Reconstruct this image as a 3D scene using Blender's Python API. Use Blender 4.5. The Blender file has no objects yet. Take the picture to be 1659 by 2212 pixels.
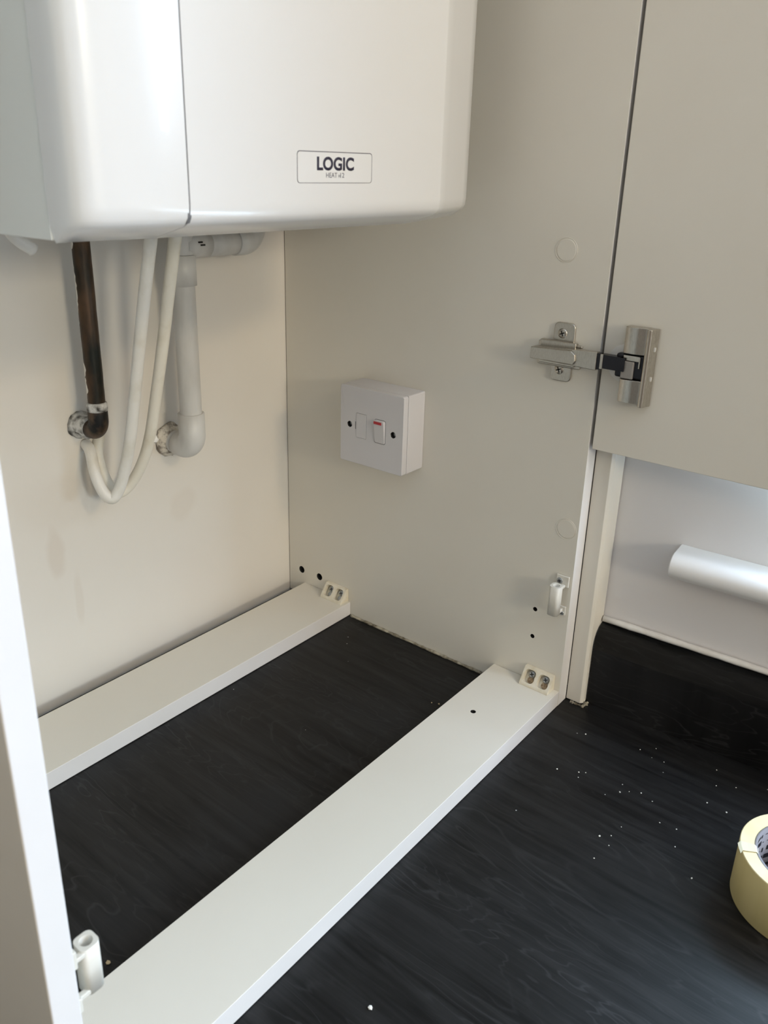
import bpy, bmesh, math, random
from mathutils import Vector, Matrix, Quaternion
from math import pi, sin, cos, radians

random.seed(7)
S = bpy.context.scene
COL = S.collection

# ------------------------------------------------------------------ camera
cam_d = bpy.data.cameras.new('camera')
cam = bpy.data.objects.new('camera', cam_d)
COL.objects.link(cam)
cam.matrix_world = Matrix((
    (0.6332749, 0.262771, -0.7279521, -0.6924752),
    (-0.7736532, 0.2399541, -0.5864152, -0.6939331),
    (0.0205821, 0.9345445, 0.3552505, 0.5249788),
    (0, 0, 0, 1)))
cam_d.sensor_fit = 'HORIZONTAL'; cam_d.sensor_width = 36
cam_d.lens = 38.6655
cam_d.shift_x = 0.016033; cam_d.shift_y = -0.040117
cam_d.clip_start = 0.02
cam_d.dof.use_dof = True; cam_d.dof.focus_distance = 0.82; cam_d.dof.aperture_fstop = 18
S.camera = cam

# ------------------------------------------------------------------ view / world
S.view_settings.view_transform = 'Standard'
S.view_settings.look = 'None'
S.view_settings.gamma = 1
S.view_settings.use_curve_mapping = False
S.view_settings.exposure = 0.05
W = bpy.data.worlds.new('sky'); S.world = W
W.use_nodes = True
bg = W.node_tree.nodes['Background']
bg.inputs[0].default_value = (0.75, 0.86, 1.0, 1); bg.inputs[1].default_value = 0.3


def area(name, loc, target, sx, sy, power, col, shape='RECTANGLE', spread=180):
    d = bpy.data.lights.new(name, 'AREA'); d.shape = shape
    d.size = sx; d.size_y = sy; d.energy = power; d.color = col
    d.spread = radians(spread)
    o = bpy.data.objects.new(name, d); COL.objects.link(o)
    o.location = loc
    o.rotation_euler = (Vector(target) - Vector(loc)).to_track_quat('-Z', 'Y').to_euler()
    return o


# daylight through the window in the right wall (cool), daylight through the far glazed door, ceiling lamp (warm)
area('window_daylight_near', (0.182, -0.96, 0.325), (-1.5, -1.04, 0.15), 0.64, 0.16, 9, (0.58, 0.82, 1.05))
area('window_daylight', (0.20, -1.22, 0.80), (-1.5, -1.30, 0.50), 0.70, 0.70, 45, (0.65, 0.82, 1.05))
area('far_window_daylight', (-1.0, -3.32, 0.98), (-0.45, 0, 0.35), 0.42, 0.36, 22, (1.0, 0.90, 0.70))
area('far_door_daylight', (-0.85, -3.34, 0.35), (-0.45, 0, 0.35), 1.1, 0.8, 4, (1.0, 0.92, 0.78))
area('ceiling_light', (-0.35, -2.2, 1.42), (-0.3, -0.3, 0.3), 0.3, 0.3, 9, (1.0, 0.76, 0.46), 'DISK')

# ------------------------------------------------------------------ materials
def mat(name, col, rough=0.5, metal=0.0, coat=0.0, spec=0.5):
    m = bpy.data.materials.new(name); m.use_nodes = True
    b = m.node_tree.nodes['Principled BSDF']
    b.inputs['Base Color'].default_value = (*col, 1)
    b.inputs['Roughness'].default_value = rough
    b.inputs['Metallic'].default_value = metal
    b.inputs['Coat Weight'].default_value = coat
    b.inputs['Specular IOR Level'].default_value = spec
    return m


def nodes(m):
    nt = m.node_tree
    return nt, nt.nodes['Principled BSDF']


def add_noise_color(m, c1, c2, scale, lo=0.35, hi=0.65, stretch=(1, 1, 1), detail=4, bump=0.0, bump_scale=None, dist=0.001):
    nt, b = nodes(m)
    tc = nt.nodes.new('ShaderNodeTexCoord'); mp = nt.nodes.new('ShaderNodeMapping')
    mp.inputs['Scale'].default_value = stretch
    nt.links.new(tc.outputs['Object'], mp.inputs[0])
    n = nt.nodes.new('ShaderNodeTexNoise'); n.inputs['Scale'].default_value = scale; n.inputs['Detail'].default_value = detail
    nt.links.new(mp.outputs[0], n.inputs['Vector'])
    r = nt.nodes.new('ShaderNodeValToRGB')
    r.color_ramp.elements[0].position = lo; r.color_ramp.elements[0].color = (*c1, 1)
    r.color_ramp.elements[1].position = hi; r.color_ramp.elements[1].color = (*c2, 1)
    nt.links.new(n.outputs[0], r.inputs[0]); nt.links.new(r.outputs[0], b.inputs['Base Color'])
    if bump:
        n2 = nt.nodes.new('ShaderNodeTexNoise'); n2.inputs['Scale'].default_value = bump_scale or scale
        n2.inputs['Detail'].default_value = 3
        nt.links.new(tc.outputs['Object'], n2.inputs['Vector'])
        bp = nt.nodes.new('ShaderNodeBump'); bp.inputs['Strength'].default_value = bump; bp.inputs['Distance'].default_value = dist
        nt.links.new(n2.outputs[0], bp.inputs['Height']); nt.links.new(bp.outputs[0], b.inputs['Normal'])
    return m


M = {}
M['melamine'] = add_noise_color(mat('white_melamine', (0.72, 0.71, 0.67), 0.48), (0.74, 0.70, 0.62), (0.765, 0.73, 0.65), 6, bump=0.06, bump_scale=900, dist=0.0002)
M['edge'] = add_noise_color(mat('edging_tape', (0.74, 0.71, 0.68), 0.4), (0.74, 0.72, 0.71), (0.77, 0.75, 0.74), 12)
M['wall'] = mat('painted_plaster', (0.80, 0.73, 0.64), 0.8)
M['wall_r'] = add_noise_color(mat('window_wall_paint', (0.78, 0.75, 0.74), 0.75), (0.76, 0.73, 0.72), (0.79, 0.765, 0.76), 5, bump=0.15, bump_scale=220, dist=0.0006)
M['wall_dark'] = add_noise_color(mat('tan_bounce_wall', (0.5, 0.4, 0.3), 0.8), (0.30, 0.23, 0.165), (0.33, 0.25, 0.18), 5)  # for the unseen left wall, toned dark tan to hold down bounced light
M['ceiling'] = add_noise_color(mat('ceiling_paint', (0.85, 0.85, 0.84), 0.9), (0.84, 0.84, 0.83), (0.86, 0.86, 0.85), 3)
M['floor'] = add_noise_color(mat('floor_vinyl', (0.45, 0.40, 0.34), 0.6), (0.40, 0.35, 0.30), (0.50, 0.45, 0.38), 6)
M['boiler'] = add_noise_color(mat('boiler_white_enamel', (0.86, 0.85, 0.84), 0.22, coat=0.3), (0.80, 0.795, 0.79), (0.81, 0.805, 0.80), 4)
M['boiler_side'] = add_noise_color(mat('boiler_side_enamel', (0.8, 0.81, 0.78), 0.35), (0.80, 0.81, 0.78), (0.82, 0.83, 0.80), 4)
M['seam'] = mat('dark_seam', (0.16, 0.16, 0.17), 0.7)
M['print'] = mat('navy_print', (0.025, 0.022, 0.05), 0.5)
M['print_grey'] = mat('grey_print', (0.07, 0.065, 0.09), 0.5)
M['plastic'] = add_noise_color(mat('white_switch_plastic', (0.78, 0.75, 0.75), 0.35), (0.64, 0.62, 0.63), (0.66, 0.64, 0.65), 9)
M['ivory'] = add_noise_color(mat('ivory_plastic', (0.78, 0.73, 0.62), 0.4), (0.72, 0.65, 0.50), (0.82, 0.77, 0.66), 120)
M['catch'] = add_noise_color(mat('catch_plastic', (0.82, 0.80, 0.74), 0.4), (0.68, 0.65, 0.58), (0.73, 0.71, 0.65), 80)
M['red'] = mat('red_indicator', (0.45, 0.03, 0.04), 0.3)
M['steel'] = add_noise_color(mat('brushed_nickel', (0.62, 0.59, 0.54), 0.28, 1.0), (0.47, 0.44, 0.39), (0.56, 0.53, 0.48), 300, stretch=(1, 8, 1))
M['steel_dark'] = mat('shadowed_black_steel', (0.03, 0.03, 0.035), 0.3, 0.8)
M['grey_metal'] = mat('grey_damper_plastic', (0.30, 0.28, 0.26), 0.4, 0.2)
M['zinc'] = mat('zinc_screw', (0.42, 0.44, 0.46), 0.35, 0.9)
M['recess'] = mat('dark_recess', (0.02, 0.018, 0.016), 0.8)
M['clear'] = mat('pale_cup_rim', (0.70, 0.69, 0.66), 0.3)
M['sill'] = add_noise_color(mat('gloss_painted_wood', (0.84, 0.84, 0.84), 0.3, coat=0.2), (0.82, 0.81, 0.80), (0.86, 0.855, 0.85), 14, stretch=(1, 0.2, 3), bump=0.1, bump_scale=70, dist=0.0006)
M['caulk'] = add_noise_color(mat('white_sealant', (0.82, 0.79, 0.76), 0.6), (0.76, 0.72, 0.68), (0.84, 0.82, 0.79), 60, bump=0.4, bump_scale=120, dist=0.001)
M['old_caulk'] = add_noise_color(mat('dirty_old_sealant', (0.5, 0.45, 0.35), 0.8), (0.10, 0.08, 0.05), (0.50, 0.46, 0.36), 110, bump=0.8, bump_scale=260, dist=0.002)
M['hose'] = add_noise_color(mat('painted_hose', (0.80, 0.78, 0.73), 0.45), (0.66, 0.62, 0.52), (0.82, 0.80, 0.76), 25, lo=0.25, hi=0.5, bump=0.25, bump_scale=160, dist=0.0006)
M['hose_cream'] = add_noise_color(mat('painted_cream_hose', (0.80, 0.76, 0.67), 0.45), (0.64, 0.58, 0.45), (0.83, 0.79, 0.70), 25, lo=0.25, hi=0.5, bump=0.25, bump_scale=160, dist=0.0006)
M['waste'] = add_noise_color(mat('painted_waste_pipe', (0.74, 0.73, 0.70), 0.4), (0.52, 0.51, 0.49), (0.67, 0.66, 0.64), 30, lo=0.3, hi=0.55, stretch=(1, 1, 0.3), bump=0.3, bump_scale=90, dist=0.0008)
M['plaster_scar'] = add_noise_color(mat('rough_filler', (0.7, 0.66, 0.6), 0.9), (0.30, 0.26, 0.22), (0.74, 0.69, 0.61), 150, lo=0.38, hi=0.52, bump=0.9, bump_scale=220, dist=0.002)
M['solder'] = add_noise_color(mat('flux_stained_solder', (0.5, 0.5, 0.5), 0.6, 0.3), (0.05, 0.045, 0.04), (0.66, 0.66, 0.65), 130, lo=0.36, hi=0.6, bump=0.9, bump_scale=200, dist=0.002)
M['burnt_copper'] = add_noise_color(mat('burnt_copper', (0.03, 0.02, 0.02), 0.5, 0.4), (0.008, 0.008, 0.008), (0.11, 0.07, 0.045), 90, lo=0.42, hi=0.7, bump=0.6, bump_scale=160, dist=0.001)
M['tape'] = add_noise_color(mat('yellow_masking_tape', (0.72, 0.60, 0.28), 0.6), (0.66, 0.54, 0.23), (0.74, 0.62, 0.30), 30, stretch=(1, 1, 0.2))
M['tape_edge'] = add_noise_color(mat('tape_roll_edge', (0.88, 0.78, 0.50), 0.7), (0.74, 0.63, 0.36), (0.80, 0.69, 0.42), 60)
M['card'] = mat('grey_card_core', (0.20, 0.19, 0.21), 0.7)
M['card_print'] = mat('black_core_print', (0.02, 0.02, 0.025), 0.5)
M['paper'] = mat('torn_tape_paper', (0.66, 0.61, 0.44), 0.7)
M['crumb'] = mat('plaster_crumb', (0.8, 0.78, 0.72), 0.9)
M['crumb_tan'] = mat('tan_chip_crumb', (0.55, 0.42, 0.24), 0.9)
M['glass'] = mat('window_glass', (0.9, 0.95, 1.0), 0.05)
M['raw_chip'] = add_noise_color(mat('raw_chipboard', (0.5, 0.38, 0.25), 0.9), (0.25, 0.16, 0.09), (0.62, 0.48, 0.32), 900)


def worktop_material():
    m = mat('charcoal_wood_laminate', (0.02, 0.02, 0.02), 0.42, spec=0.27)
    nt, b = nodes(m); N = nt.nodes.new; L = nt.links.new
    tc = N('ShaderNodeTexCoord'); mp = N('ShaderNodeMapping')
    mp.inputs['Scale'].default_value = (1.0, 0.24, 1.0); mp.inputs['Rotation'].default_value = (0, 0, radians(-9))
    L(tc.outputs['Object'], mp.inputs[0])
    n0 = N('ShaderNodeTexNoise'); n0.inputs['Scale'].default_value = 7.5; n0.inputs['Detail'].default_value = 5; n0.inputs['Roughness'].default_value = 0.52
    n0.inputs['Distortion'].default_value = 0.5
    L(mp.outputs[0], n0.inputs['Vector'])
    mul = N('ShaderNodeMath'); mul.operation = 'MULTIPLY'; mul.inputs[1].default_value = 66
    L(n0.outputs[0], mul.inputs[0])
    fr = N('ShaderNodeMath'); fr.operation = 'PINGPONG'; fr.inputs[1].default_value = 1.0
    L(mul.outputs[0], fr.inputs[0])
    rp = N('ShaderNodeValToRGB')
    rp.color_ramp.elements[0].position = 0.0; rp.color_ramp.elements[0].color = (1, 1, 1, 1)
    rp.color_ramp.elements[1].position = 0.22; rp.color_ramp.elements[1].color = (0, 0, 0, 1)
    L(fr.outputs[0], rp.inputs[0])
    # break the veins up
    n1 = N('ShaderNodeTexNoise'); n1.inputs['Scale'].default_value = 16; n1.inputs['Detail'].default_value = 3
    L(mp.outputs[0], n1.inputs['Vector'])
    r1 = N('ShaderNodeMapRange'); r1.inputs[1].default_value = 0.40; r1.inputs[2].default_value = 0.66
    L(n1.outputs[0], r1.inputs[0])
    mv = N('ShaderNodeMath'); mv.operation = 'MULTIPLY'; L(rp.outputs[0], mv.inputs[0]); L(r1.outputs[0], mv.inputs[1])
    # fine straight fibres
    mp2 = N('ShaderNodeMapping'); mp2.inputs['Scale'].default_value = (120, 7, 1); mp2.inputs['Rotation'].default_value = (0, 0, radians(-9))
    L(tc.outputs['Object'], mp2.inputs[0])
    n2 = N('ShaderNodeTexNoise'); n2.inputs['Scale'].default_value = 1; n2.inputs['Detail'].default_value = 6; n2.inputs['Roughness'].default_value = 0.65; n2.inputs['Distortion'].default_value = 0.6
    L(mp2.outputs[0], n2.inputs['Vector'])
    # cloudy wiping marks
    n3 = N('ShaderNodeTexNoise'); n3.inputs['Scale'].default_value = 9; n3.inputs['Detail'].default_value = 4
    L(tc.outputs['Object'], n3.inputs['Vector'])
    r3 = N('ShaderNodeMapRange'); r3.inputs[1].default_value = 0.45; r3.inputs[2].default_value = 0.75
    L(n3.outputs[0], r3.inputs[0])
    base = N('ShaderNodeMix'); base.data_type = 'RGBA'
    base.inputs[6].default_value = (0.0030, 0.0030, 0.0033, 1); base.inputs[7].default_value = (0.0170, 0.0168, 0.0170, 1)
    r2 = N('ShaderNodeMapRange'); r2.inputs[1].default_value = 0.36; r2.inputs[2].default_value = 0.70
    L(n2.outputs[0], r2.inputs[0]); L(r2.outputs[0], base.inputs[0])
    m1 = N('ShaderNodeMix'); m1.data_type = 'RGBA'; m1.inputs[7].default_value = (0.027, 0.027, 0.028, 1)
    L(mv.outputs[0], m1.inputs[0]); L(base.outputs[2], m1.inputs[6])
    m2 = N('ShaderNodeMix'); m2.data_type = 'RGBA'; m2.inputs[7].default_value = (0.034, 0.034, 0.036, 1)
    f3 = N('ShaderNodeMath'); f3.operation = 'MULTIPLY'; f3.inputs[1].default_value = 0.28
    L(r3.outputs[0], f3.inputs[0]); L(f3.outputs[0], m2.inputs[0]); L(m1.outputs[2], m2.inputs[6])
    # dust specks
    vo = N('ShaderNodeTexVoronoi'); vo.inputs['Scale'].default_value = 75; L(tc.outputs['Object'], vo.inputs['Vector'])
    lt = N('ShaderNodeMath'); lt.operation = 'LESS_THAN'; lt.inputs[1].default_value = 0.05
    L(vo.outputs['Distance'], lt.inputs[0])
    sp = N('ShaderNodeSeparateColor'); L(vo.outputs['Color'], sp.inputs[0])
    gt = N('ShaderNodeMath'); gt.operation = 'GREATER_THAN'; gt.inputs[1].default_value = 0.86; L(sp.outputs[0], gt.inputs[0])
    sm = N('ShaderNodeMath'); sm.operation = 'MULTIPLY'; L(lt.outputs[0], sm.inputs[0]); L(gt.outputs[0], sm.inputs[1])
    m3 = N('ShaderNodeMix'); m3.data_type = 'RGBA'; m3.inputs[7].default_value = (0.42, 0.42, 0.40, 1)
    L(sm.outputs[0], m3.inputs[0]); L(m2.outputs[2], m3.inputs[6])
    L(m3.outputs[2], b.inputs['Base Color'])
    rr = N('ShaderNodeMapRange'); rr.inputs[3].default_value = 0.36; rr.inputs[4].default_value = 0.56
    L(n3.outputs[0], rr.inputs[0]); L(rr.outputs[0], b.inputs['Roughness'])
    bp = N('ShaderNodeBump'); bp.inputs['Strength'].default_value = 0.25; bp.inputs['Distance'].default_value = 0.0003
    L(n2.outputs[0], bp.inputs['Height']); L(bp.outputs[0], b.inputs['Normal'])
    return m


def wall_material():
    m = M['wall']; nt, b = nodes(m); N = nt.nodes.new; L = nt.links.new
    tc = N('ShaderNodeTexCoord')
    n = N('ShaderNodeTexNoise'); n.inputs['Scale'].default_value = 3.5; n.inputs['Detail'].default_value = 4
    L(tc.outputs['Object'], n.inputs['Vector'])
    r = N('ShaderNodeValToRGB'); r.color_ramp.elements[0].position = 0.3; r.color_ramp.elements[1].position = 0.7
    r.color_ramp.elements[0].color = (0.75, 0.71, 0.655, 1); r.color_ramp.elements[1].color = (0.80, 0.77, 0.72, 1)
    L(n.outputs[0], r.inputs[0])
    # narrow streaky stains and broader tan patches on the plaster
    def tan_patch(cx, cz, sx, sz):
        mp = N('ShaderNodeMapping'); mp.inputs['Location'].default_value = (-cx / sx, 0, -cz / sz)
        mp.inputs['Scale'].default_value = (1 / sx, 0, 1 / sz)
        L(tc.outputs['Object'], mp.inputs[0])
        nn = N('ShaderNodeTexNoise'); nn.inputs['Scale'].default_value = 30; L(tc.outputs['Object'], nn.inputs['Vector'])
        add = N('ShaderNodeVectorMath'); add.operation = 'MULTIPLY_ADD'
        add.inputs[1].default_value = (0.9, 0.9, 0.9)
        L(nn.outputs['Color'], add.inputs[0]); L(mp.outputs[0], add.inputs[2])
        sub = N('ShaderNodeVectorMath'); sub.operation = 'SUBTRACT'; sub.inputs[1].default_value = (0.45, 0.45, 0.45)
        L(add.outputs[0], sub.inputs[0])
        mm = N('ShaderNodeVectorMath'); mm.operation = 'MULTIPLY'; mm.inputs[1].default_value = (1, 0, 1); L(sub.outputs[0], mm.inputs[0])
        le = N('ShaderNodeVectorMath'); le.operation = 'LENGTH'; L(mm.outputs[0], le.inputs[0])
        mr = N('ShaderNodeMapRange'); mr.inputs[1].default_value = 0.6; mr.inputs[2].default_value = 1.0; mr.inputs[3].default_value = 1; mr.inputs[4].default_value = 0
        L(le.outputs['Value'], mr.inputs[0]); return mr
    prev = r.outputs[0]
    for (cx, cz, sx, sz, k) in TAN_PATCHES:
        st = tan_patch(cx, cz, sx, sz)
        f = N('ShaderNodeMath'); f.operation = 'MULTIPLY'; f.inputs[1].default_value = k; L(st.outputs[0], f.inputs[0])
        mx = N('ShaderNodeMix'); mx.data_type = 'RGBA'; mx.inputs[7].default_value = (0.56, 0.46, 0.36, 1)
        L(f.outputs[0], mx.inputs[0]); L(prev, mx.inputs[6]); prev = mx.outputs[2]
    L(prev, b.inputs['Base Color'])
    nb = N('ShaderNodeTexNoise'); nb.inputs['Scale'].default_value = 60; L(tc.outputs['Object'], nb.inputs['Vector'])
    bp = N('ShaderNodeBump'); bp.inputs['Strength'].default_value = 0.2; bp.inputs['Distance'].default_value = 0.001
    L(nb.outputs[0], bp.inputs['Height']); L(bp.outputs[0], b.inputs['Normal'])


TAN_PATCHES = [(-0.320, 0.166, 0.012, 0.030, 0.26), (-0.301, 0.108, 0.006, 0.040, 0.16), (-0.165, 0.172, 0.022, 0.022, 0.14), (-0.30, 0.215, 0.07, 0.035, 0.10)]
wall_material()
M['worktop'] = worktop_material()


def copper_material():
    m = mat('tarnished_copper', (0.1, 0.06, 0.04), 0.42, 0.55)
    nt, b = nodes(m); N = nt.nodes.new; L = nt.links.new
    tc = N('ShaderNodeTexCoord'); mp = N('ShaderNodeMapping'); mp.inputs['Scale'].default_value = (1, 1, 0.35)
    L(tc.outputs['Object'], mp.inputs[0])
    n = N('ShaderNodeTexNoise'); n.inputs['Scale'].default_value = 55; n.inputs['Detail'].default_value = 5
    L(mp.outputs[0], n.inputs['Vector'])
    r = N('ShaderNodeValToRGB')
    e = r.color_ramp.elements
    e[0].position = 0.36; e[0].color = (0.012, 0.014, 0.011, 1)
    e[1].position = 0.72; e[1].color = (0.15, 0.08, 0.04, 1)
    x = e.new(0.52); x.color = (0.065, 0.04, 0.024, 1)
    L(n.outputs[0], r.inputs[0])
    # old wall paint still stuck along the left side of the pipe
    sx = N('ShaderNodeVectorMath'); sx.operation = 'DOT_PRODUCT'; sx.inputs[1].default_value = (0.85, -0.53, 0)
    L(tc.outputs['Object'], sx.inputs[0])
    n2 = N('ShaderNodeTexNoise'); n2.inputs['Scale'].default_value = 70; L(tc.outputs['Object'], n2.inputs['Vector'])
    ad = N('ShaderNodeMath'); ad.operation = 'MULTIPLY_ADD'; ad.inputs[1].default_value = 0.010
    L(n2.outputs[0], ad.inputs[0]); L(sx.outputs['Value'], ad.inputs[2])
    lt = N('ShaderNodeMath'); lt.operation = 'LESS_THAN'; lt.inputs[1].default_value = -0.0026; L(ad.outputs[0], lt.inputs[0])
    mx = N('ShaderNodeMix'); mx.data_type = 'RGBA'; mx.inputs[7].default_value = (0.78, 0.74, 0.68, 1)
    L(lt.outputs[0], mx.inputs[0]); L(r.outputs[0], mx.inputs[6]); L(mx.outputs[2], b.inputs['Base Color'])
    inv = N('ShaderNodeMath'); inv.operation = 'MULTIPLY_ADD'; inv.inputs[1].default_value = -0.55; inv.inputs[2].default_value = 0.55
    L(lt.outputs[0], inv.inputs[0]); L(inv.outputs[0], b.inputs['Metallic'])
    bp = N('ShaderNodeBump'); bp.inputs['Strength'].default_value = 0.5; bp.inputs['Distance'].default_value = 0.0006
    L(n.outputs[0], bp.inputs['Height']); L(bp.outputs[0], b.inputs['Normal'])
    return m


M['copper'] = copper_material()

# ------------------------------------------------------------------ mesh helpers
def link(o, parent=None):
    COL.objects.link(o)
    if parent: o.parent = parent
    return o


def thing(name, label, cat, loc=(0, 0, 0), group=None, kind=None):
    o = bpy.data.objects.new(name, None); o.empty_display_size = 0.02
    o.location = loc
    tag(o, label, cat, group, kind)
    return link(o)


def tag(o, label=None, cat=None, group=None, kind=None):
    if label: o['label'] = label
    if cat: o['category'] = cat
    if group: o['group'] = group
    if kind: o['kind'] = kind
    return o


def obj(name, bm, m, parent=None, smooth=False, bevel=0.0, seg=2, origin=None, angle=35):
    """world-space bmesh -> one object; origin = object origin in world space (defaults to the parent's)"""
    off = Vector(origin) if origin is not None else (Vector(parent_loc(parent)) if parent else None)
    if off is None:
        c = [v.co for v in bm.verts]
        off = Vector(((min(v.x for v in c) + max(v.x for v in c)) / 2, (min(v.y for v in c) + max(v.y for v in c)) / 2, min(v.z for v in c)))
    bmesh.ops.translate(bm, verts=bm.verts, vec=-off)
    bmesh.ops.recalc_face_normals(bm, faces=bm.faces)
    me = bpy.data.meshes.new(name); bm.to_mesh(me); bm.free()
    ms = m if isinstance(m, (list, tuple)) else [m]
    for k in ms: me.materials.append(k)
    o = bpy.data.objects.new(name, me)
    if parent: o.location = off - Vector(parent_loc(parent))
    else: o.location = off
    link(o, parent)
    if smooth:
        for p in me.polygons: p.use_smooth = True
    if bevel:
        b = o.modifiers.new('bevel', 'BEVEL'); b.width = bevel; b.segments = seg; b.limit_method = 'ANGLE'; b.angle_limit = radians(angle)
        b.harden_normals = True
        for p in me.polygons: p.use_smooth = True
        try: me.set_sharp_from_angle(angle=radians(60))
        except Exception: pass
    return o


def parent_loc(p):
    l = Vector(p.location)
    while p.parent:
        p = p.parent; l += Vector(p.location)
    return l


def box(bm, x0, x1, y0, y1, z0, z1, mi=0):
    vs = [bm.verts.new((x, y, z)) for x in (x0, x1) for y in (y0, y1) for z in (z0, z1)]
    F = [(0, 1, 3, 2), (4, 6, 7, 5), (0, 4, 5, 1), (2, 3, 7, 6), (0, 2, 6, 4), (1, 5, 7, 3)]
    for f in F:
        fc = bm.faces.new([vs[i] for i in f]); fc.material_index = mi
    return bm


def B(*a):
    bm = bmesh.new(); return box(bm, *a)


def prism(bm, pts, a0, a1, axis):
    """pts: 2-D outline; extruded from a0 to a1 along axis. axis z: (x,y); axis x: (y,z); axis y: (x,z)"""
    def P(p, a):
        return {'z': (p[0], p[1], a), 'x': (a, p[0], p[1]), 'y': (p[0], a, p[1])}[axis]
    lo = [bm.verts.new(P(p, a0)) for p in pts]; hi = [bm.verts.new(P(p, a1)) for p in pts]
    bm.faces.new(lo); bm.faces.new(hi[::-1])
    n = len(pts)
    for i in range(n): bm.faces.new((lo[i], lo[(i + 1) % n], hi[(i + 1) % n], hi[i]))
    return bm


def rrect(u0, u1, v0, v1, r, n=5):
    pts = []
    for (cu, cv, a0) in ((u1 - r, v1 - r, 0), (u0 + r, v1 - r, 90), (u0 + r, v0 + r, 180), (u1 - r, v0 + r, 270)):
        for k in range(n + 1):
            a = radians(a0 + 90 * k / n); pts.append((cu + r * cos(a), cv + r * sin(a)))
    return pts


def circ(cu, cv, r, n=24):
    return [(cu + r * cos(2 * pi * k / n), cv + r * sin(2 * pi * k / n)) for k in range(n)]


def tube(bm, pts, r, n=20, caps=True, mi=0):
    pts = [Vector(p) for p in pts]; rings = []
    up = Vector((0.31, 0.95, 0.07))
    for i, p in enumerate(pts):
        t = (pts[min(i + 1, len(pts) - 1)] - pts[max(i - 1, 0)]).normalized()
        u = (up - up.dot(t) * t).normalized(); w = t.cross(u)
        up = u
        rr = r[i] if isinstance(r, (list, tuple)) else r
        rings.append([bm.verts.new(p + rr * (cos(2 * pi * k / n) * u + sin(2 * pi * k / n) * w)) for k in range(n)])
    for a, b in zip(rings, rings[1:]):
        for k in range(n):
            f = bm.faces.new((a[k], a[(k + 1) % n], b[(k + 1) % n], b[k])); f.smooth = True; f.material_index = mi
    if caps:
        bm.faces.new(rings[0][::-1]); bm.faces.new(rings[-1])
    return bm


def smooth_path(pts, sub=6):
    pts = [Vector(p) for p in pts]; out = []
    for i in range(len(pts) - 1):
        p0 = pts[max(i - 1, 0)]; p1 = pts[i]; p2 = pts[i + 1]; p3 = pts[min(i + 2, len(pts) - 1)]
        for k in range(sub):
            t = k / sub
            out.append(0.5 * ((2 * p1) + (-p0 + p2) * t + (2 * p0 - 5 * p1 + 4 * p2 - p3) * t * t + (-p0 + 3 * p1 - 3 * p2 + p3) * t ** 3))
    out.append(pts[-1]); return out


def arc_path(c, u, v, r, a0, a1, n=8):
    c = Vector(c); u = Vector(u); v = Vector(v)
    return [c + r * (cos(radians(a0 + (a1 - a0) * k / n)) * u + sin(radians(a0 + (a1 - a0) * k / n)) * v) for k in range(n + 1)]


def lathe(bm, prof, c, axis, n=32, ref=None):
    """prof: (radius, height) pairs along axis"""
    axis = Vector(axis).normalized(); c = Vector(c)
    ref = Vector(ref) if ref else (Vector((0, 0, 1)) if abs(axis.z) < .9 else Vector((1, 0, 0)))
    u = (ref - ref.dot(axis) * axis).normalized(); w = axis.cross(u); rings = []
    for (r, h) in prof:
        if r <= 1e-7: rings.append([bm.verts.new(c + axis * h)])
        else: rings.append([bm.verts.new(c + axis * h + r * (cos(2 * pi * k / n) * u + sin(2 * pi * k / n) * w)) for k in range(n)])
    for a, b in zip(rings, rings[1:]):
        for k in range(n):
            A = a[k % len(a)]; A2 = a[(k + 1) % len(a)]; Bb = b[k % len(b)]; B2 = b[(k + 1) % len(b)]
            vs = []
            for v in (A, A2, B2, Bb):
                if v not in vs: vs.append(v)
            if len(vs) >= 3:
                f = bm.faces.new(vs); f.smooth = True
    return bm


def cut(o, cutters):
    """subtract bmesh cutters (world space) from object o, baked"""
    tmp = []
    for bm in cutters:
        bmesh.ops.recalc_face_normals(bm, faces=bm.faces)
        me = bpy.data.meshes.new('cutter'); bm.to_mesh(me); bm.free()
        me.materials.append(M['recess'])
        c = bpy.data.objects.new('cutter', me); COL.objects.link(c); tmp.append(c)
        md = o.modifiers.new('cut', 'BOOLEAN'); md.operation = 'DIFFERENCE'; md.object = c; md.solver = 'EXACT'
        md.material_mode = 'TRANSFER' if hasattr(md, 'material_mode') else md.material_mode
    # booleans first, bevel after
    bev = [m for m in o.modifiers if m.type == 'BEVEL']
    keep = [(m.width, m.segments) for m in bev]
    if bev:
        for m in bev: o.modifiers.remove(m)
    bpy.context.view_layer.update()
    dg = bpy.context.evaluated_depsgraph_get()
    new = bpy.data.meshes.new_from_object(o.evaluated_get(dg))
    o.modifiers.clear(); o.data = new
    for c in tmp:
        me = c.data; bpy.data.objects.remove(c); bpy.data.meshes.remove(me)
    for (w, s) in keep:
        b = o.modifiers.new('bevel', 'BEVEL'); b.width = w; b.segments = s; b.limit_method = 'ANGLE'; b.angle_limit = radians(50); b.harden_normals = True
    return o


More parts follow.
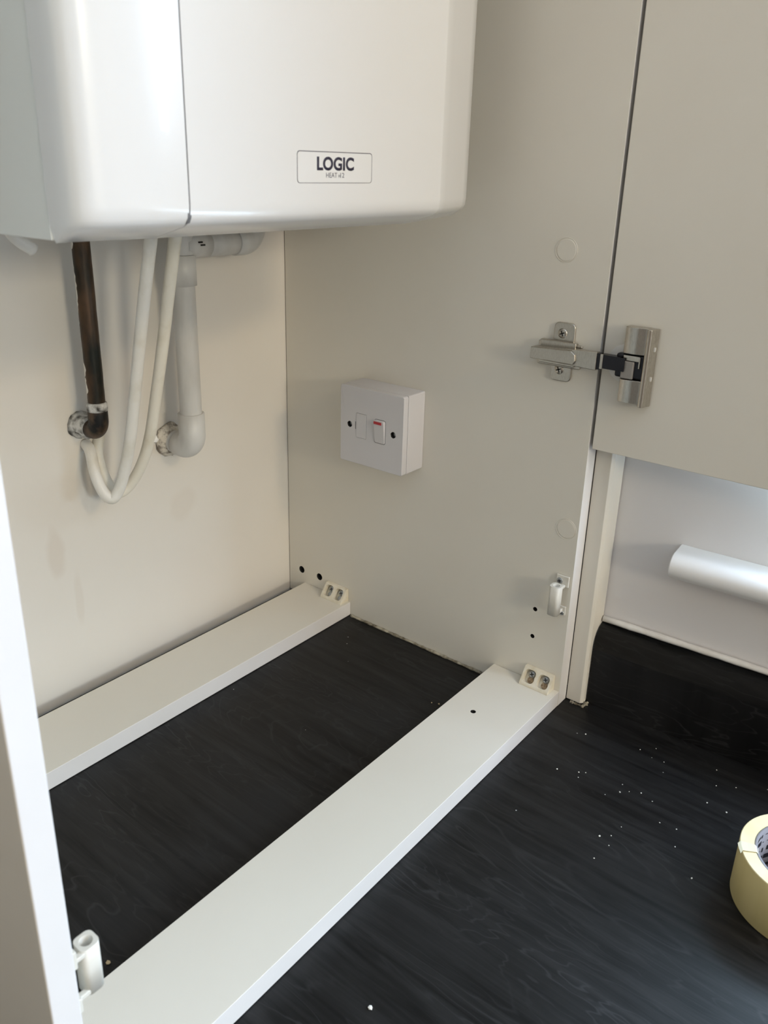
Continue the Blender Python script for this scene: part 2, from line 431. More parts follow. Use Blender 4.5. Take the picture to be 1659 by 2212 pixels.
def screw(name, c, axis, r, parent, m=None, depth=0.0012, label=None):
    bm = bmesh.new()
    lathe(bm, [(0, -depth), (r * .8, -depth), (r, -depth * .2), (r * .97, 0), (r * .75, r * .16), (0, r * .22)], c, axis, 20)
    # cross recess
    axis = Vector(axis).normalized(); ref = Vector((0, 0.4, 1)); u = (ref - ref.dot(axis) * axis).normalized(); w = axis.cross(u); c = Vector(c)
    for (a, b_) in ((u, w), (w, u)):
        vs = []
        for s, t in ((-1, -1), (1, -1), (1, 1), (-1, 1)):
            vs.append(c + a * s * r * .55 + b_ * t * r * .12 + axis * r * .245)
        lo = [bm.verts.new(v - axis * r * .1) for v in vs]; hi = [bm.verts.new(v) for v in vs]
        f = bm.faces.new(hi); f.material_index = 1
        f = bm.faces.new(lo[::-1]); f.material_index = 1
        for i in range(4):
            f = bm.faces.new((lo[i], lo[(i + 1) % 4], hi[(i + 1) % 4], hi[i])); f.material_index = 1
    o = obj(name, bm, [m or M['zinc'], M['recess']], parent)
    if label: o['label'] = label
    return o


def struct(name, bm, m, **k):
    o = obj(name, bm, m, **k); o['kind'] = 'structure'; return o


# ------------------------------------------------------------------ the room
TH = radians(3.2)
RD = Vector((sin(TH), -cos(TH), 0)); RN = Vector((-cos(TH), -sin(TH), 0)); R0 = Vector((0.047, -0.412, 0))


def rw(s, d, z):
    """point s metres along the right wall from the infill, d metres out from it into the room"""
    return R0 + RD * s + RN * d + Vector((0, 0, z))


def rw_box(bm, s0, s1, d0, d1, z0, z1):
    vs = [bm.verts.new(rw(s, d, z)) for s in (s0, s1) for d in (d0, d1) for z in (z0, z1)]
    for f in [(0, 1, 3, 2), (4, 6, 7, 5), (0, 4, 5, 1), (2, 3, 7, 6), (0, 2, 6, 4), (1, 5, 7, 3)]: bm.faces.new([vs[i] for i in f])
    return bm


ZF, ZC = -0.9, 1.5
struct('wall_back', B(-2.6, 0.30, 0.0, 0.12, ZF, ZC), M['wall'], origin=(0, 0, 0))
# right wall with the window opening (s 0.205..1.75, z 0.2..1.2)
WS0, WS1, WZ0, WZ1 = 0.215, 2.0, 0.196, 1.25
bm = bmesh.new()
for (a, b_, c, d) in ((-0.4105, WS0, ZF, ZC), (WS1, 3.05, ZF, ZC), (WS0, WS1, ZF, WZ0 - 0.001), (WS0, WS1, WZ1, ZC)):
    rw_box(bm, a, b_, -0.25, 0, c, d)
struct('wall_right', bm, M['wall_r'], origin=tuple(R0))
struct('wall_left', B(-2.72, -2.6, -3.5, 0.12, ZF, ZC), M['wall_dark'])
# wall behind the viewer with a glazed door opening
bm = bmesh.new()
box(bm, -2.6, -2.15, -3.52, -3.4, ZF, ZC); box(bm, -0.15, 0.25, -3.52, -3.4, ZF, ZC); box(bm, -2.15, -0.15, -3.52, -3.4, 1.25, ZC)
struct('wall_front', bm, M['wall_r'])
struct('floor', B(-2.6, 0.25, -3.4, 0, ZF - 0.1, ZF), M['floor'])
struct('ceiling', B(-2.6, 0.3, -3.4, 0, ZC, ZC + 0.1), M['ceiling'])
# windows (frame bars; panes)
bm = bmesh.new()
for (a, b_, c, d) in ((WS0 + .001, WS1 - .001, WZ0 + .001, WZ0 + 0.05), (WS0 + .001, WS1 - .001, WZ1 - 0.05, WZ1 - .001), (WS0 + .001, WS0 + 0.05, WZ0 + 0.05, WZ1 - 0.05), (WS1 - 0.05, WS1 - .001, WZ0 + 0.05, WZ1 - 0.05), (1.08, 1.14, WZ0 + 0.05, WZ1 - 0.05)):
    rw_box(bm, a, b_, -0.235, -0.18, c, d)
w1 = struct('window_1', bm, M['sill'], origin=tuple(rw(1.1, -0.2, WZ0)))
# bull-nosed sill board of that window
bm = bmesh.new()
S0, S1 = 0.064, 2.12
prof = [(-0.0, 0.1965), (0.020, 0.1960)]
cx_, cz_, rr_ = 0.0225, 0.1835, 0.0125
for k in range(0, 15):
    a = radians(90 - 14 * k); prof.append((cx_ + rr_ * 1.02 * cos(a), cz_ + rr_ * sin(a)))
prof += [(0.010, 0.1695), (0.0, 0.1690)]
bm2 = bm
lo = [bm.verts.new(rw(S0, d, z)) for d, z in prof]; hi = [bm.verts.new(rw(S1, d, z)) for d, z in prof]
bm.faces.new(lo); bm.faces.new(hi[::-1])
for i in range(len(prof)):
    f = bm.faces.new((lo[i], lo[(i + 1) % len(prof)], hi[(i + 1) % len(prof)], hi[i])); f.smooth = True
sill = obj('window_sill', bm, M['sill'], bevel=0.0012, angle=50)
tag(sill, 'white gloss painted bullnose window sill board on the right wall', 'window sill')
bm = rw_box(bmesh.new(), WS0 + .001, WS1 - .001, -0.178, -0.0005, 0.197 - 0.0005, 0.2)
struct('trim_1', bm, M['sill'])
bm = bmesh.new()
box(bm, -2.149, -2.09, -3.5, -3.42, ZF + .001, 1.249); box(bm, -0.21, -0.151, -3.5, -3.42, ZF + .001, 1.249); box(bm, -2.09, -0.21, -3.5, -3.42, 1.19, 1.249); box(bm, -2.09, -0.21, -3.5, -3.42, ZF + .001, ZF + .1); box(bm, -1.18, -1.12, -3.5, -3.42, ZF + .1, 1.19)
struct('door_1', bm, M['sill'])

# ------------------------------------------------------------------ worktop, upstand, sealant
bm = bmesh.new()
e = rw(2.6, 0.0008, 0)
pts = [(-2.55, -0.001), (0.0228, -0.001), (rw(-0.39, .001, 0).x, rw(-0.39, .001, 0).y), (e.x, e.y), (e.x - 0.62, e.y), (-0.56, -0.68), (-0.60, -0.63), (-2.55, -0.61)]
prism(bm, pts, -0.038, 0.0, 'z')
wt = obj('worktop', bm, M['worktop'], bevel=0.003, origin=(0, 0, 0))
tag(wt, 'charcoal wood-grain laminate worktop under the cabinet, dusted with white specks', 'worktop')

bm = bmesh.new()
prof = [(0.0012, 0.0002), (0.0208, 0.0002), (0.0208, 0.066)]
for k in range(1, 9):
    a = radians(90 * k / 8); prof.append((0.0208 - 0.0165 * (1 - cos(a)), 0.066 + 0.0235 * sin(a)))
prof += [(0.0012, 0.0905)]
lo = [bm.verts.new(rw(0.0005, d, z)) for d, z in prof]; hi = [bm.verts.new(rw(2.6, d, z)) for d, z in prof]
bm.faces.new(lo); bm.faces.new(hi[::-1])
for i in range(len(prof)):
    f = bm.faces.new((lo[i], lo[(i + 1) % len(prof)], hi[(i + 1) % len(prof)], hi[i])); f.smooth = i in range(2, 11)
up = obj('upstand', bm, M['worktop'], origin=(0, 0, 0))
tag(up, 'black wood-grain upstand along the foot of the right wall', 'upstand')


def bead(name, path, r, m, label, cat='sealant', jit=0.12, sub=24):
    P = [Vector(p) for p in path]; pts = []
    for a, b_ in zip(P, P[1:]):
        for k in range(sub): pts.append(a.lerp(b_, k / sub))
    pts.append(P[-1])
    rs = [r * (1 + random.uniform(-jit, jit)) for _ in pts]
    o = obj(name, tube(bmesh.new(), pts, rs, 8), m)
    return tag(o, label, cat)


bead('sealant_bead', [rw(0.001, 0.0040, 0.0945), rw(0.35, 0.0040, 0.0945), rw(2.5, 0.0040, 0.0945)], 0.0034, M['caulk'], 'white sealant bead along the top of the black upstand')
bead('sealant_bead', [(-0.0022, -0.109, 0.0008), (-0.0018, -0.3135, 0.0008)], 0.0016, M['old_caulk'], 'dirty cream sealant line where the right cabinet side meets the worktop', jit=0.35, sub=70)
bead('sealant_bead', [(0.0155, -0.4002, 0.0008), (0.0165, -0.4140, 0.0006), (0.030, -0.4150, 0.0004)], 0.0019, M['old_caulk'], 'crumbling brown sealant at the foot of the white infill strip', jit=0.6, sub=16)

# ------------------------------------------------------------------ infill strip
bm = bmesh.new()
prism(bm, [(0.0185, -0.3937), (0.0185, -0.4095), (0.0215, -0.412), (0.0458, -0.412), (0.0458, -0.3937)], 0.0008, 1.25, 'z')
inf = obj('infill_strip', bm, M['melamine'], bevel=0.0006)
tag(inf, 'narrow white upright infill strip between the cabinet side and the right wall', 'infill panel')

# ------------------------------------------------------------------ cabinet
CH = 1.25
cab = thing('wall_cabinet', 'open white kitchen cabinet around the boiler, its door swung open', 'cabinet', (-0.27, -0.2, 0.0))


def screw_hole(y, z, r, x0=-0.002, x1=0.012):
    return prism(bmesh.new(), circ(y, z, r, 20), x0, x1, 'x')


rs = obj('side_panel', B(0.0, 0.0178, -0.3935, -0.0012, 0.0006, CH), [M['melamine'], M['edge'], M['recess']], cab, bevel=0.0005)
for p in rs.data.polygons:
    if p.normal.y < -.9: p.material_index = 1
cut(rs, [screw_hole(-0.0228, 0.0353, 0.0046), screw_hole(-0.0539, 0.0353, 0.0046), screw_hole(-0.3566, 0.1022, 0.0023), screw_hole(-0.3566, 0.0702, 0.0023)])
ls = obj('side_panel', B(-0.5645, -0.5487, -0.3935, -0.0012, 0.0006, CH), [M['melamine'], M['edge']], cab, bevel=0.0012)
for p in ls.data.polygons:
    if p.normal.y < -.9: p.material_index = 1
obj('top_panel', B(-0.5485, -0.0002, -0.3935, -0.0012, CH - 0.018, CH), M['melamine'], cab, bevel=0.0005)
rr1 = obj('bottom_rail', B(-0.5485, -0.0002, -0.1066, -0.0284, 0.0006, 0.0186), [M['melamine'], M['edge']], cab, bevel=0.0005)
rr2 = obj('bottom_rail', B(-0.5485, -0.0002, -0.3934, -0.3146, 0.0006, 0.0186), [M['melamine'], M['edge'], M['recess']], cab, bevel=0.0005)
for o in (rr1, rr2):
    for p in o.data.polygons:
        if p.normal.y < -.9: p.material_index = 1
cut(rr2, [prism(bmesh.new(), circ(-0.088, -0.3438, 0.0026, 16), 0.008, 0.03, 'z')])
rr1['label'] = 'rear rail, pushed toward the back wall'; rr2['label'] = 'front rail with a small screw hole'
ls['label'] = 'blurred near side panel'; rs['label'] = 'far side panel with drilled holes'

# cover caps
for (y, z, lab) in ((-0.3512, 0.4606, 'round hinge-hole cover'), (-0.3805, 0.200, 'faint round hinge-hole cover')):
    bm = bmesh.new()
    lathe(bm, [(0, 0.0005), (0.0088, 0.0005), (0.0096, 0.0003), (0.0099, 0.0), (0.0103, 0.0), (0.0105, 0.0004), (0.0107, 0.0)], (-0.00005, y, z), (-1, 0, 0), 48)
    for f in bm.faces: f.smooth = False
    obj('cover_cap', bm, M['melamine'], cab)

# door, opened square to the cabinet
DZ = 0.2858
door = obj('door', B(0.0, 0.018, -0.992, -0.3968, DZ, CH), [M['melamine'], M['edge']], cab, bevel=0.0007)
door['label'] = 'cabinet door swung open'

# hinge
HZ = 0.3707


def hinge(parent):
    h = obj('hinge', prism(bmesh.new(), rrect(-0.3688, -0.3482, 0.3440, 0.3978, 0.0045, 5), -0.0026, -0.0001, 'x'), M['steel'], parent, bevel=0.0010, seg=3)
    h['label'] = 'nickel concealed hinge'
    # stepped base under the arm, with flanges
    bm = bmesh.new()
    box(bm, -0.0078, -0.002, -0.3735, -0.3375, 0.3595, 0.3815)
    box(bm, -0.0045, -0.002, -0.3780, -0.3345, 0.3575, 0.3795)
    obj('mounting_base', bm, M['steel'], h, bevel=0.0012, seg=3)
    # arm: tapered channel
    bm = bmesh.new()
    y0, y1 = -0.3345, -0.3972
    vs = []
    for (y, za, zb) in ((y0, 0.3640, 0.3752), (-0.372, 0.3630, 0.3775), (y1, 0.3622, 0.3784)):
        vs.append([bm.verts.new((x, y, z)) for (x, z) in ((-0.0075, za), (-0.0150, za), (-0.0150, zb), (-0.0075, zb))])
    for a, b_ in zip(vs, vs[1:]):
        for i in range(4): bm.faces.new((a[i], a[(i + 1) % 4], b_[(i + 1) % 4], b_[i]))
    bm.faces.new(vs[0]); bm.faces.new(vs[-1][::-1])
    obj('arm', bm, M['steel'], h, bevel=0.0008)
    # quick-release lever on the arm
    pts = [(-0.3335, 0.3642), (-0.3335, 0.3750), (-0.3735, 0.3765), (-0.3775, 0.3735), (-0.3785, 0.3675), (-0.3765, 0.3642)]
    lv = obj('release_lever', prism(bmesh.new(), pts, -0.0172, -0.0148, 'x'), M['steel'], h, bevel=0.0009, seg=3)
    # dark mouth of the arm and the links
    bm = bmesh.new(); box(bm, -0.0138, -0.0078, -0.4000, -0.3970, 0.3634, 0.3774)
    obj('arm_mouth', bm, M['steel_dark'], h)
    bm = bmesh.new()
    box(bm, -0.0135, -0.0125, -0.4225, -0.4000, 0.3648, 0.3768)
    box(bm, -0.0130, -0.0050, -0.4180, -0.4000, 0.3648, 0.3658); box(bm, -0.0130, -0.0050, -0.4180, -0.4000, 0.3758, 0.3768)
    obj('link', bm, M['steel_dark'], h, bevel=0.0004)
    bm = bmesh.new(); box(bm, -0.0142, -0.0130, -0.4028, -0.4002, 0.3642, 0.3774)
    obj('link_edge', bm, M['steel'], h, bevel=0.0004)
    # cup rim on the door
    bm = bmesh.new(); lathe(bm, [(0, 0.0012), (0.0165, 0.0012), (0.0173, 0.0006), (0.0174, 0)], (-0.0001, -0.4190, 0.3695), (-1, 0, 0), 48)
    obj('cup_rim', bm, M['clear'], h)
    # dark cup well
    bm = bmesh.new(); box(bm, -0.0095, -0.0012, -0.4385, -0.4125, 0.3588, 0.3798)
    obj('cup_well', bm, M['steel_dark'], h, bevel=0.002)
    # cover: two lobes and a full-height ridge
    prof = [(-0.4178, -0.0012), (-0.4176, -0.0070), (-0.4186, -0.0098), (-0.4210, -0.0112), (-0.4260, -0.0116), (-0.4310, -0.0108), (-0.4355, -0.0095), (-0.4380, -0.0092), (-0.4380, -0.0012)]
    for (a, b_) in ((0.3806, 0.4035), (0.3378, 0.3582)):
        bm = prism(bmesh.new(), [(p[1], p[0]) for p in prof], a, b_, 'z')
        obj('cup_cover', bm, M['steel'], h, bevel=0.0006, seg=2)
    ridge = [(-0.4372, -0.0012), (-0.4372, -0.0100), (-0.4382, -0.0122), (-0.4400, -0.0132), (-0.4420, -0.0126), (-0.4430, -0.0105), (-0.4436, -0.0050), (-0.4448, -0.0030), (-0.4450, -0.0012)]
    bm = prism(bmesh.new(), [(p[1], p[0]) for p in ridge], 0.3362, 0.4032, 'z')
    obj('cover_ridge', bm, M['steel'], h, bevel=0.0006, seg=2)
    for z in (0.3590, 0.3845):
        obj('slot', B(-0.0062, -0.0046, -0.4447, -0.4432, z, z + 0.0035), M['clear'], h)
    bm = bmesh.new(); box(bm, -0.0118, -0.006, -0.4300, -0.4190, 0.3588, 0.3742)
    obj('damper', bm, M['grey_metal'], h, bevel=0.001)
    bm = bmesh.new(); box(bm, -0.0112, -0.006, -0.4345, -0.4200, 0.3748, 0.3792); box(bm, -0.0112, -0.006, -0.4350, -0.4338, 0.3690, 0.3785)
    obj('cup_bracket', bm, M['steel'], h, bevel=0.0003)
    screw('screw', (-0.0030, -0.3569, 0.3880), (-1, 0, 0), 0.0046, h, M['steel'])
    screw('screw', (-0.0030, -0.3569, 0.3548), (-1, 0, 0), 0.0046, h, M['steel'])
    return h


hinge(cab)


def corner_block(y0, y1, lab):
    zb = 0.0187
    bm = prism(bmesh.new(), [(-0.0002, zb), (-0.0155, zb), (-0.0155, zb + 0.0025), (-0.0045, zb + 0.0170), (-0.0002, zb + 0.0170)], y0, y1, 'y')
    o = obj('corner_block', bm, [M['ivory'], M['recess']], cab, bevel=0.0007, seg=2)
    sl = Vector((0.0110, 0, 0.0145)).normalized(); nrm = Vector((-sl.z, 0, sl.x)); mid = Vector((-0.0100, 0, zb + 0.00975))
    cutters = []; ym = (y0 + y1) / 2; w = (y1 - y0)
    for yc in (ym - w * .245, ym + w * .245):
        bmc = bmesh.new(); pr = rrect(-0.0071, 0.0071, -0.0062, 0.0062, 0.0040, 5)
        lo = [bmc.verts.new(mid + Vector((0, yc, 0)) + sl * a + Vector((0, b_, 0)) - nrm * 0.0075) for a, b_ in pr]
        hi = [bmc.verts.new(mid + Vector((0, yc, 0)) + sl * a + Vector((0, b_, 0)) + nrm * 0.006) for a, b_ in pr]
        bmc.faces.new(lo); bmc.faces.new(hi[::-1])
        for i in range(len(pr)): bmc.faces.new((lo[i], lo[(i + 1) % len(pr)], hi[(i + 1) % len(pr)], hi[i]))
        cutters.append(bmc)
    cut(o, cutters)
    for p in o.data.polygons: p.material_index = 0
    o['label'] = lab
    for yc in (ym - w * .245, ym + w * .245):
        c = mid + Vector((0, yc, 0)) - nrm * 0.0052 + sl * 0.0032
        screw('screw', c, (-0.93, -0.1, 0.36), 0.0040, o)
        bmp = bmesh.new(); lathe(bmp, [(0, 0.0003), (0.0026, 0.0003), (0.0034, 0.0009), (0.0036, 0)], mid + Vector((0, yc, 0)) - nrm * 0.0074 - sl * 0.0032, nrm, 18)
        obj('filled_hole', bmp, M['raw_chip'] if y0 < -0.2 else M['zinc'], o)
    return o


corner_block(-0.3872, -0.3544, 'ivory corner block on the front rail')
corner_block(-0.1030, -0.0700, 'ivory corner block on the rear rail')


def catch(x, sgn, lab):
    """peg socket screwed to a side panel; sgn = direction it sticks out"""
    X = lambda d: x + sgn * d
    bm = bmesh.new()
    def bx(d0, d1, *a): box(bm, min(X(d0), X(d1)), max(X(d0), X(d1)), *a)
    bx(0.0002, 0.0028, -0.3908, -0.3772, 0.1395, 0.1512)
    bx(0.0028, 0.0100, -0.3880, -0.3842, 0.1395, 0.1425)
    o = obj('peg_socket', bm, M['catch'], cab, bevel=0.0007)
    bm = bmesh.new()
    bx(0.0002, 0.0026, -0.3905, -0.3830, 0.1083, 0.1180)
    bx(0.0026, 0.0100, -0.3880, -0.3845, 0.1125, 0.1160)
    obj('lower_lug', bm, M['catch'], o, bevel=0.0007)
    # barrel with its hole
    cy, cz0, cz1 = -0.3828, 0.1122, 0.1440
    cx = X(0.0125)
    bm = bmesh.new()
    out = rrect(cx - 0.0055, cx + 0.0055, cy - 0.0055, cy + 0.0055, 0.0032, 4); n = len(out)
    inn = [(cx + 0.0036 * cos(2 * pi * (k + .5) / n + 0), cy + 0.0036 * sin(2 * pi * (k + .5) / n)) for k in range(n)]
    a = [bm.verts.new((p[0], p[1], cz0)) for p in out]; b_ = [bm.verts.new((p[0], p[1], cz1)) for p in out]
    c = [bm.verts.new((p[0], p[1], cz1)) for p in inn]; d = [bm.verts.new((p[0], p[1], cz1 - 0.022)) for p in inn]
    bm.faces.new(a); bm.faces.new(d)
    for i in range(n):
        j = (i + 1) % n
        f = bm.faces.new((a[i], a[j], b_[j], b_[i])); f.smooth = True
        bm.faces.new((b_[i], b_[j], c[j], c[i])); f = bm.faces.new((c[i], c[j], d[j], d[i])); f.smooth = True
    obj('barrel', bm, M['catch'], o)
    screw('screw', (X(0.0030), -0.3813, 0.1452), (sgn, 0, 0), 0.0033, o)
    screw('screw', (X(0.0028), -0.3868, 0.1105), (sgn, 0, 0), 0.0026, o)
    o['label'] = lab
    return o


catch(0.0, -1, 'white plastic peg socket on the far side panel')
catch(-0.5487, 1, 'white plastic peg socket on the near side panel')

# ------------------------------------------------------------------ boiler
XL, XR, YB = -0.446, -0.055, -0.271
boi = thing('boiler', 'white wall-hung gas boiler with a LOGIC badge, above the pipes', 'boiler', (-0.25, 0.0, 0.485))
ZT = 1.185
obj('body', prism(bmesh.new(), [(XL + 0.0006, 0.4848), (-0.125, 0.4848), (-0.0595, 0.4925), (-0.0595, ZT), (XL + 0.0006, ZT)], YB, -0.0012, 'y'), M['boiler_side'], boi, bevel=0.0008)


def shell(name, outline, m, ibot, close_back=True):
    """outline: list (x,y) of the visible front curve, left to right; the foot curls back under"""
    cxm = (XL + XR) / 2
    levels = [(ZT, 0), (0.503, 0), (0.4965, 0.0008), (0.4935, 0.0030), (0.4915, 0.0065), (0.4835, 0.034)]
    bm = bmesh.new(); rows = []
    for z, d in levels:
        row = []
        for (x, y) in outline:
            yy = min(y + d, YB - 0.0004) if y < YB else y
            fx = (x - cxm) / (XR - XL) * 2
            xx = x - math.copysign(1, fx) * d * 0.08 * max(0, (abs(fx) - 0.80) / 0.20)
            zz = z
            if fx > 0.6 and z < 0.4905: zz = 0.4905 + (z - 0.4905) * min(1, max(0, YB - y) / 0.034)
            row.append(bm.verts.new((xx, yy, zz)))
        rows.append(row)
    for a, b_ in zip(rows, rows[1:]):
        for i in range(len(a) - 1):
            f = bm.faces.new((a[i], a[i + 1], b_[i + 1], b_[i])); f.smooth = True
    # back wall so the shell is solid
    n = len(outline)
    bt = [bm.verts.new((outline[0][0], YB - 0.0003, ZT)), bm.verts.new((outline[-1][0], YB - 0.0003, ZT))]
    bb = [bm.verts.new((rows[-1][0].co.x, YB - 0.0003, rows[-1][0].co.z)), bm.verts.new((rows[-1][-1].co.x, YB - 0.0003, rows[-1][-1].co.z))]
    bm.faces.new(rows[0] + [bt[1], bt[0]])
    bm.faces.new(rows[-1][::-1] + [bb[0], bb[1]])
    bm.faces.new([r[0] for r in rows] + [bb[0], bt[0]])
    bm.faces.new([r[-1] for r in rows][::-1] + [bt[1], bb[1]])
    bm.faces.new([bt[0], bt[1], bb[1], bb[0]])
    bmesh.ops.remove_doubles(bm, verts=bm.verts, dist=0.00001)
    o = obj(name, bm, m, boi)
    try: o.data.set_sharp_from_angle(angle=radians(40))
    except Exception: pass
    return o


def curve_pts(ctrl, sub=6):
    return [(p.x, p.y) for p in smooth_path([(a, b_, 0) for a, b_ in ctrl], sub)]


SEAM = -0.3822
left = curve_pts([(-0.4460, -0.2716), (-0.4460, -0.2790), (-0.4458, -0.2870), (-0.4447, -0.2935), (-0.4410, -0.2990), (-0.4340, -0.3028), (-0.4220, -0.3055), (-0.4030, -0.3082), (SEAM - 0.0004, -0.3097)], 5)
mid_ = [(SEAM + 0.0005, -0.3098), (-0.33, -0.3098), (-0.26, -0.3098), (-0.19, -0.3098), (-0.1395, -0.3098)]
right = [(-0.1390, -0.3094), (-0.1370, -0.3090)] + [(-0.1370 + 0.0745 * k / 6, -0.3090 + 0.0256 * k / 6) for k in range(1, 7)] + [(-0.0600, -0.2816), (-0.0584, -0.2790), (-0.0580, -0.2716)]
lw = shell('side_cover', left, M['boiler'], 0)
fp = shell('front_panel', mid_, M['boiler'], 0)
rwg = shell('side_cover', right, M['boiler'], 0)
lw['label'] = 'curved left front cover'; rwg['label'] = 'bevelled right front cover'
# dark strip behind the left joint stands in for the gap's shade
obj('seam_shade_strip', prism(bmesh.new(), [(-0.3092, ZT - .001), (-0.3092, 0.4968), (-0.3075, 0.4938), (-0.3030, 0.4918), (-0.2762, 0.4839), (-0.2716, 0.4839), (-0.2716, ZT - .001)], SEAM - 0.0012, SEAM + 0.0012, 'x'), M['seam'], boi)
# badge
YP = -0.3098
bd = obj('badge', prism(bmesh.new(), rrect(-0.2966, -0.22305, 0.51495, 0.5341, 0.0022, 4), YP - 0.00012, YP - 0.00002, 'y'), M['print_grey'], boi)
bd['label'] = 'LOGIC HEAT badge'
obj('badge_face', prism(bmesh.new(), rrect(-0.2963, -0.2237, 0.51525, 0.5336, 0.0020, 4), YP - 0.0003, YP - 0.0001, 'y'), M['boiler'], bd)


def text(name, body, x0, x1, z0, z1, m, parent, off=0.0):
    cu = bpy.data.curves.new('t', 'FONT'); cu.body = body; cu.size = 1; cu.offset = off; cu.resolution_u = 6; cu.extrude = 0.0
    t = bpy.data.objects.new('t', cu); COL.objects.link(t)
    bpy.context.view_layer.update(); dg = bpy.context.evaluated_depsgraph_get()
    me = bpy.data.meshes.new_from_object(t.evaluated_get(dg)); bpy.data.objects.remove(t); bpy.data.curves.remove(cu)
    xs = [v.co.x for v in me.vertices]; ys = [v.co.y for v in me.vertices]
    bm = bmesh.new(); bm.from_mesh(me); bpy.data.meshes.remove(me)
    for v in bm.verts:
        v.co = Vector((x0 + (v.co.x - min(xs)) / (max(xs) - min(xs)) * (x1 - x0), YP - 0.00036, z0 + (v.co.y - min(ys)) / (max(ys) - min(ys)) * (z1 - z0)))
    r = bmesh.ops.extrude_face_region(bm, geom=bm.faces[:])
    bmesh.ops.translate(bm, verts=[v for v in r['geom'] if isinstance(v, bmesh.types.BMVert)], vec=(0, 0.0001, 0))
    return obj(name, bm, m, parent)


text('badge_lettering', 'LOGIC', -0.2787, -0.2424, 0.5226, 0.5310, M['print'], bd, 0.035)
text('badge_lettering', 'HEAT', -0.2700, -0.2593, 0.51835, 0.52135, M['print_grey'], bd, 0.0)
text('badge_lettering', 'H', -0.2580, -0.2564, 0.51835, 0.5203, M['print_grey'], bd, 0.0)
text('badge_lettering', '12', -0.2560, -0.2522, 0.51835, 0.52135, M['print_grey'], bd, 0.0)
# bits under the boiler
bm = tube(bmesh.new(), smooth_path([(-0.392, -0.125, 0.4855), (-0.390, -0.125, 0.478), (-0.384, -0.125, 0.4715), (-0.375, -0.125, 0.4655)], 4), [0.0045] * 12 + [0.005], 14)
obj('drain_stub', bm, M['hose'], boi)
for (x, y) in ((-0.355, -0.24), (-0.41, -0.24)):
    obj('underside_clip', B(x - 0.012, x + 0.012, y - 0.004, y + 0.006, 0.4815, 0.4847), M['boiler_side'], boi, bevel=0.0008)

# ------------------------------------------------------------------ pipework
PC = (-0.2795, -0.033)
cop = thing('copper_pipe', 'bare tarnished brown copper pipe dropping from the left of the boiler', 'pipe', (PC[0], PC[1], 0.29))
bm = bmesh.new(); pts = [(PC[0], PC[1], 0.309 + 0.175 * k / 30) for k in range(31)]
tube(bm, pts, [0.0079 + random.uniform(-.00012, .00012) for _ in pts], 28)
obj('pipe', bm, M['copper'], cop)
bm = bmesh.new(); tube(bm, [(PC[0], PC[1], z) for z in (0.3085, 0.3095, 0.3130, 0.3165, 0.3175)], [0.0086, 0.0094, 0.0096, 0.0092, 0.0082], 28)
obj('solder_joint', bm, M['solder'], cop)
bm = bmesh.new()
arc = arc_path((PC[0], PC[1] + 0.011, 0.3000), (0, -1, 0), (0, 0, -1), 0.011, 0, 90, 10)
tube(bm, [(PC[0], PC[1], 0.3140), (PC[0], PC[1], 0.3075)] + arc + [(PC[0], -0.0160, 0.2890)], 0.0091, 28)
obj('elbow', bm, M['burnt_copper'], cop)
bm = bmesh.new(); tube(bm, [(PC[0], y, 0.2890) for y in (-0.0195, -0.0175, -0.010, -0.0040, -0.0012)], [0.0093, 0.0104, 0.0108, 0.0118, 0.0135], 28)
rnd = random.Random(3)
for v in bm.verts: v.co += Vector((rnd.uniform(-1, 1), rnd.uniform(-1, 1) * .4, rnd.uniform(-1, 1))) * 0.0007
obj('wall_joint', bm, M['solder'], cop)

# grey-white waste pipe
WX, WY = -0.1775, -0.040
was = thing('waste_pipe', 'off-white painted plastic waste pipe with an elbow into the back wall', 'pipe', (WX, WY, 0.25))
bm = bmesh.new(); tube(bm, [(WX, WY, 0.270 + 0.16 * k / 10) for k in range(11)], 0.0112, 32)
obj('pipe', bm, M['waste'], was)
bm = bmesh.new(); tube(bm, [(WX, WY, z) for z in (0.4145, 0.4150, 0.4430, 0.4435)], [0.0112, 0.0132, 0.0132, 0.0118], 32)
obj('coupling', bm, M['waste'], was)
bm = bmesh.new()
arc = arc_path((WX, WY + 0.0145, 0.2645), (0, -1, 0), (0, 0, -1), 0.0145, 0, 90, 10)
tube(bm, [(WX, WY, 0.2870), (WX, WY, 0.2866), (WX, WY, 0.2650)] + arc + [(WX, -0.0180, 0.2500)], [0.0114, 0.0136, 0.0136] + [0.0137] * 11 + [0.0134], 32)
obj('elbow', bm, M['waste'], was)
bm = bmesh.new(); tube(bm, [(WX, -0.0185, 0.2500), (WX, -0.001, 0.2500)], [0.0118, 0.0120], 28)
obj('wall_stub', bm, M['waste'], was)
bm = bmesh.new(); tube(bm, [(WX, y, 0.2505) for y in (-0.0105, -0.008, -0.004, -0.0012)], [0.0120, 0.0140, 0.0165, 0.0185], 26)
for v in bm.verts: v.co += Vector((rnd.uniform(-1, 1), rnd.uniform(-.6, .2), rnd.uniform(-1, 1))) * 0.0012
for v in bm.verts: v.co.y = min(v.co.y, -0.0011)
fl = obj('wall_filler', bm, M['plaster_scar'], was); fl['label'] = 'crumbling plaster around the elbow'
